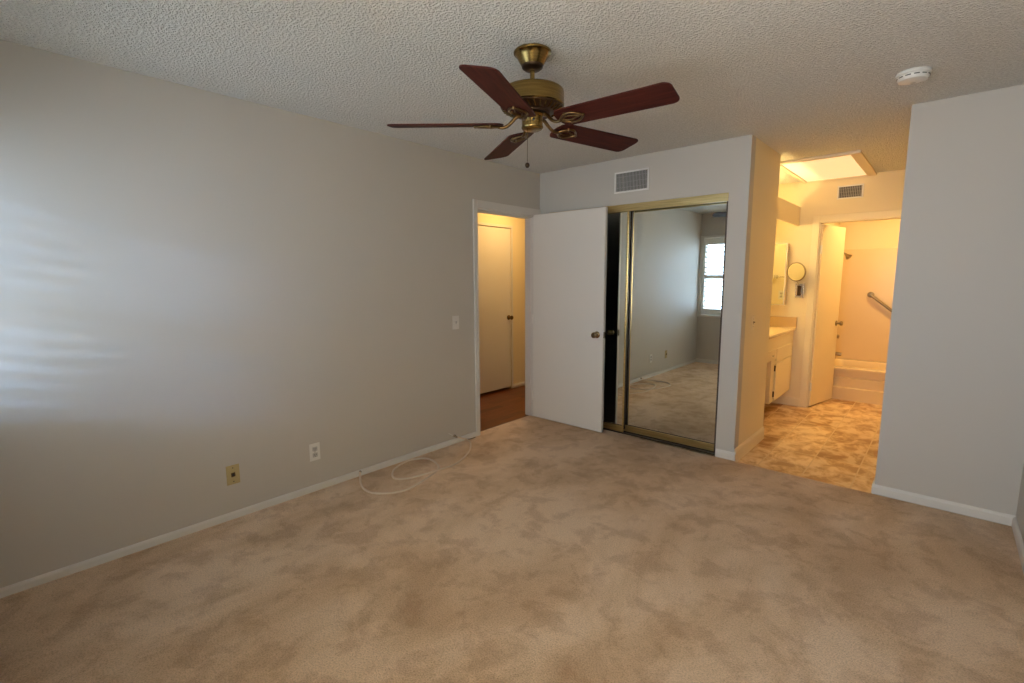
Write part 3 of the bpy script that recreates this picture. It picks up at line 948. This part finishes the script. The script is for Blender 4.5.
# towel bar on the closet back, seen in the cabinet mirror
tb = thing('towel_bar', (1.50, CD, 1.40), 'chrome towel bar reflected in the medicine cabinet mirror', 'towel bar')
MB().tube([(1.335, CD + 0.055, 1.42), (1.70, CD + 0.055, 1.42)], 0.009, 12).build('bar', CHROME, tb, smooth=50)
for xx in (1.335, 1.70):
    MB().box(xx - 0.022, xx + 0.022, CD + 0.001, CD + 0.070, 1.398, 1.442, 0.006).build('bracket', CHROME, tb)

# lit ceiling panel over the passage
cl = thing('ceiling_light', (2.14, 1.65, H), 'large square lit ceiling panel in a pale frame over the passage', 'ceiling light')
FX0, FX1, FY0, FY1 = 1.835, 2.470, 1.06, YB - 0.002
MB().box(FX1 - 0.075, FX1, FY0, FY1, H - 0.022, H - 0.001, 0.003).box(FX0, FX0 + 0.035, FY0, FY1, H - 0.022, H - 0.001, 0.003) \
    .box(FX0 + 0.035, FX1 - 0.075, FY0, FY0 + 0.045, H - 0.022, H - 0.001, 0.003).box(FX0 + 0.035, FX1 - 0.075, FY1 - 0.012, FY1, H - 0.022, H - 0.001, 0.003).build('frame', FRAMEWOOD, cl)
MB().box(FX0 + 0.035, FX1 - 0.075, FY0 + 0.045, FY1 - 0.012, H - 0.010, H - 0.001).build('diffuser', PANEL, cl)

# ------------------------------------------------------------------ bathroom: tub, surround, fittings
TY0, TY1, TX0, TX1, TZ = 2.904, 3.650, 2.000, 3.52, 0.360
tub = thing('bathtub', ((TX0 + TX1) / 2, (TY0 + TY1) / 2, VZ), 'warm lit bathtub with a ribbed front in the bathroom', 'bathtub')
mb = MB()
ap = [(TY0, TZ - 0.010), (TY0 + 0.006, TZ - 0.001), (TY0 + 0.020, TZ), (TY0 + 0.075, TZ), (TY0 + 0.075, VZ), (TY0 + 0.004, VZ),
      (TY0 + 0.004, 0.118), (TY0 + 0.022, 0.126), (TY0 + 0.022, 0.236), (TY0 + 0.042, 0.244), (TY0 + 0.042, TZ - 0.034), (TY0, TZ - 0.030)]
mb.prism(ap, TX0, TX1, 'x')
mb.build('apron', TUB, tub, smooth=20)
mb = MB()
# basin: rim ring and bowl
bm = mb.bm


def rrect(x0, x1, y0, y1, r, zz, n=6):
    out = []
    for cx_, cy_, a0 in ((x1 - r, y1 - r, 0), (x0 + r, y1 - r, PI / 2), (x0 + r, y0 + r, PI), (x1 - r, y0 + r, 1.5 * PI)):
        for k in range(n + 1):
            a = a0 + PI / 2 * k / n
            out.append(bm.verts.new((cx_ + r * math.cos(a), cy_ + r * math.sin(a), zz)))
    return out


rings = [rrect(TX0, TX1, TY0 + 0.076, TY1, 0.004, TZ), rrect(TX0 + 0.06, TX1 - 0.06, TY0 + 0.10, TY1 - 0.07, 0.10, TZ),
         rrect(TX0 + 0.075, TX1 - 0.08, TY0 + 0.115, TY1 - 0.085, 0.10, TZ - 0.02), rrect(TX0 + 0.12, TX1 - 0.22, TY0 + 0.16, TY1 - 0.13, 0.12, 0.06)]
for a, c in zip(rings, rings[1:]):
    n = len(a)
    for k in range(n):
        bm.faces.new((a[k], a[(k + 1) % n], c[(k + 1) % n], c[k]))
bm.faces.new(rings[-1])
mb.build('basin', TUB, tub, smooth=40)

sr = thing('tub_surround', ((TX0 + TX1) / 2, 3.655, TZ), 'warm lit wall panels around the bathtub', 'tub surround')
MB().box(TX0 - 0.013, TX1, 3.651, 3.662, TZ + 0.001, 1.762, 0.002).build('back_panel', SURROUND, sr)
MB().box(1.986, 1.998, TY0 - 0.02, 3.650, TZ + 0.001, 1.762, 0.002).build('end_panel', SURROUND, sr)

gb = thing('grab_bar', (2.6, 3.62, 0.9), 'slanted metal grab bar on the wall behind the tub', 'grab bar')
g0, g1 = Vector((2.378, 3.600, 1.195)), Vector((2.875, 3.600, 0.775))
MB().tube([g0, g1], 0.017, 14).build('bar', BRUSHED, gb, smooth=50)
for g in (g0, g1):
    MB().tube([g, g + Vector((0, 0.049, 0))], 0.017, 14).lathe([(0, 0), (0.036, 0), (0.036, 0.006), (0.020, 0.012), (0, 0.012)], g + Vector((0, 0.0505, 0)), 24, toward((0, -1, 0))).build('flange', BRUSHED, gb, smooth=40)

SY = 3.30
sh = thing('wall_shower', (2.05, SY, 1.70), 'small metal shower head on a bent arm above the tub', 'shower head')
MB().tube(catmull([(1.999, SY, 1.742), (2.05, SY, 1.742), (2.085, SY, 1.728), (2.125, SY, 1.692)], 6), 0.009, 10).build('shower_arm', BRUSHED, sh, smooth=50)
MB().lathe([(0, 0), (0.030, 0), (0.030, 0.004), (0.012, 0.012), (0, 0.012)], (1.9985, SY, 1.742), 20, toward((1, 0, 0))).build('flange', BRUSHED, sh, smooth=40)
MB().lathe([(0, 0), (0.012, 0), (0.014, 0.012), (0.020, 0.030), (0.036, 0.058), (0.038, 0.066), (0.030, 0.070), (0, 0.070)], (2.120, SY, 1.697), 24, toward((0.7, -0.1, -0.7))).build('spray_head', BRUSHED, sh, smooth=40)

fa = thing('tub_spout', (2.05, SY, 0.40), 'metal tub spout on the bathroom end wall above the tub rim', 'tub spout')
MB().lathe([(0, 0), (0.024, 0), (0.024, 0.13), (0.021, 0.168), (0, 0.172)], (2.0000, SY, 0.470), 20, toward((1, 0, -0.06))).build('spout', BRUSHED, fa, smooth=40)
MB().lathe([(0, 0), (0.032, 0), (0.032, 0.005), (0.0245, 0.010), (0.0245, 0.0)], (2.0000, SY, 0.470), 20, toward((1, 0, 0))).build('flange', BRUSHED, fa, smooth=40)
va = thing('shower_valve', (2.05, SY, 0.62), 'round metal shower valve handle above the tub spout', 'shower valve')
MB().lathe([(0, 0), (0.060, 0), (0.060, 0.006), (0.022, 0.018), (0.018, 0.090), (0, 0.090)], (2.0000, SY, 0.680), 28, toward((1, 0, 0))).build('escutcheon', BRUSHED, va, smooth=40)
MB().lathe([(0, 0.0905), (0.020, 0.0905), (0.024, 0.096), (0.024, 0.130), (0, 0.134)], (2.0000, SY, 0.680), 28, toward((1, 0, 0))).build('handle', BRUSHED, va, smooth=40)
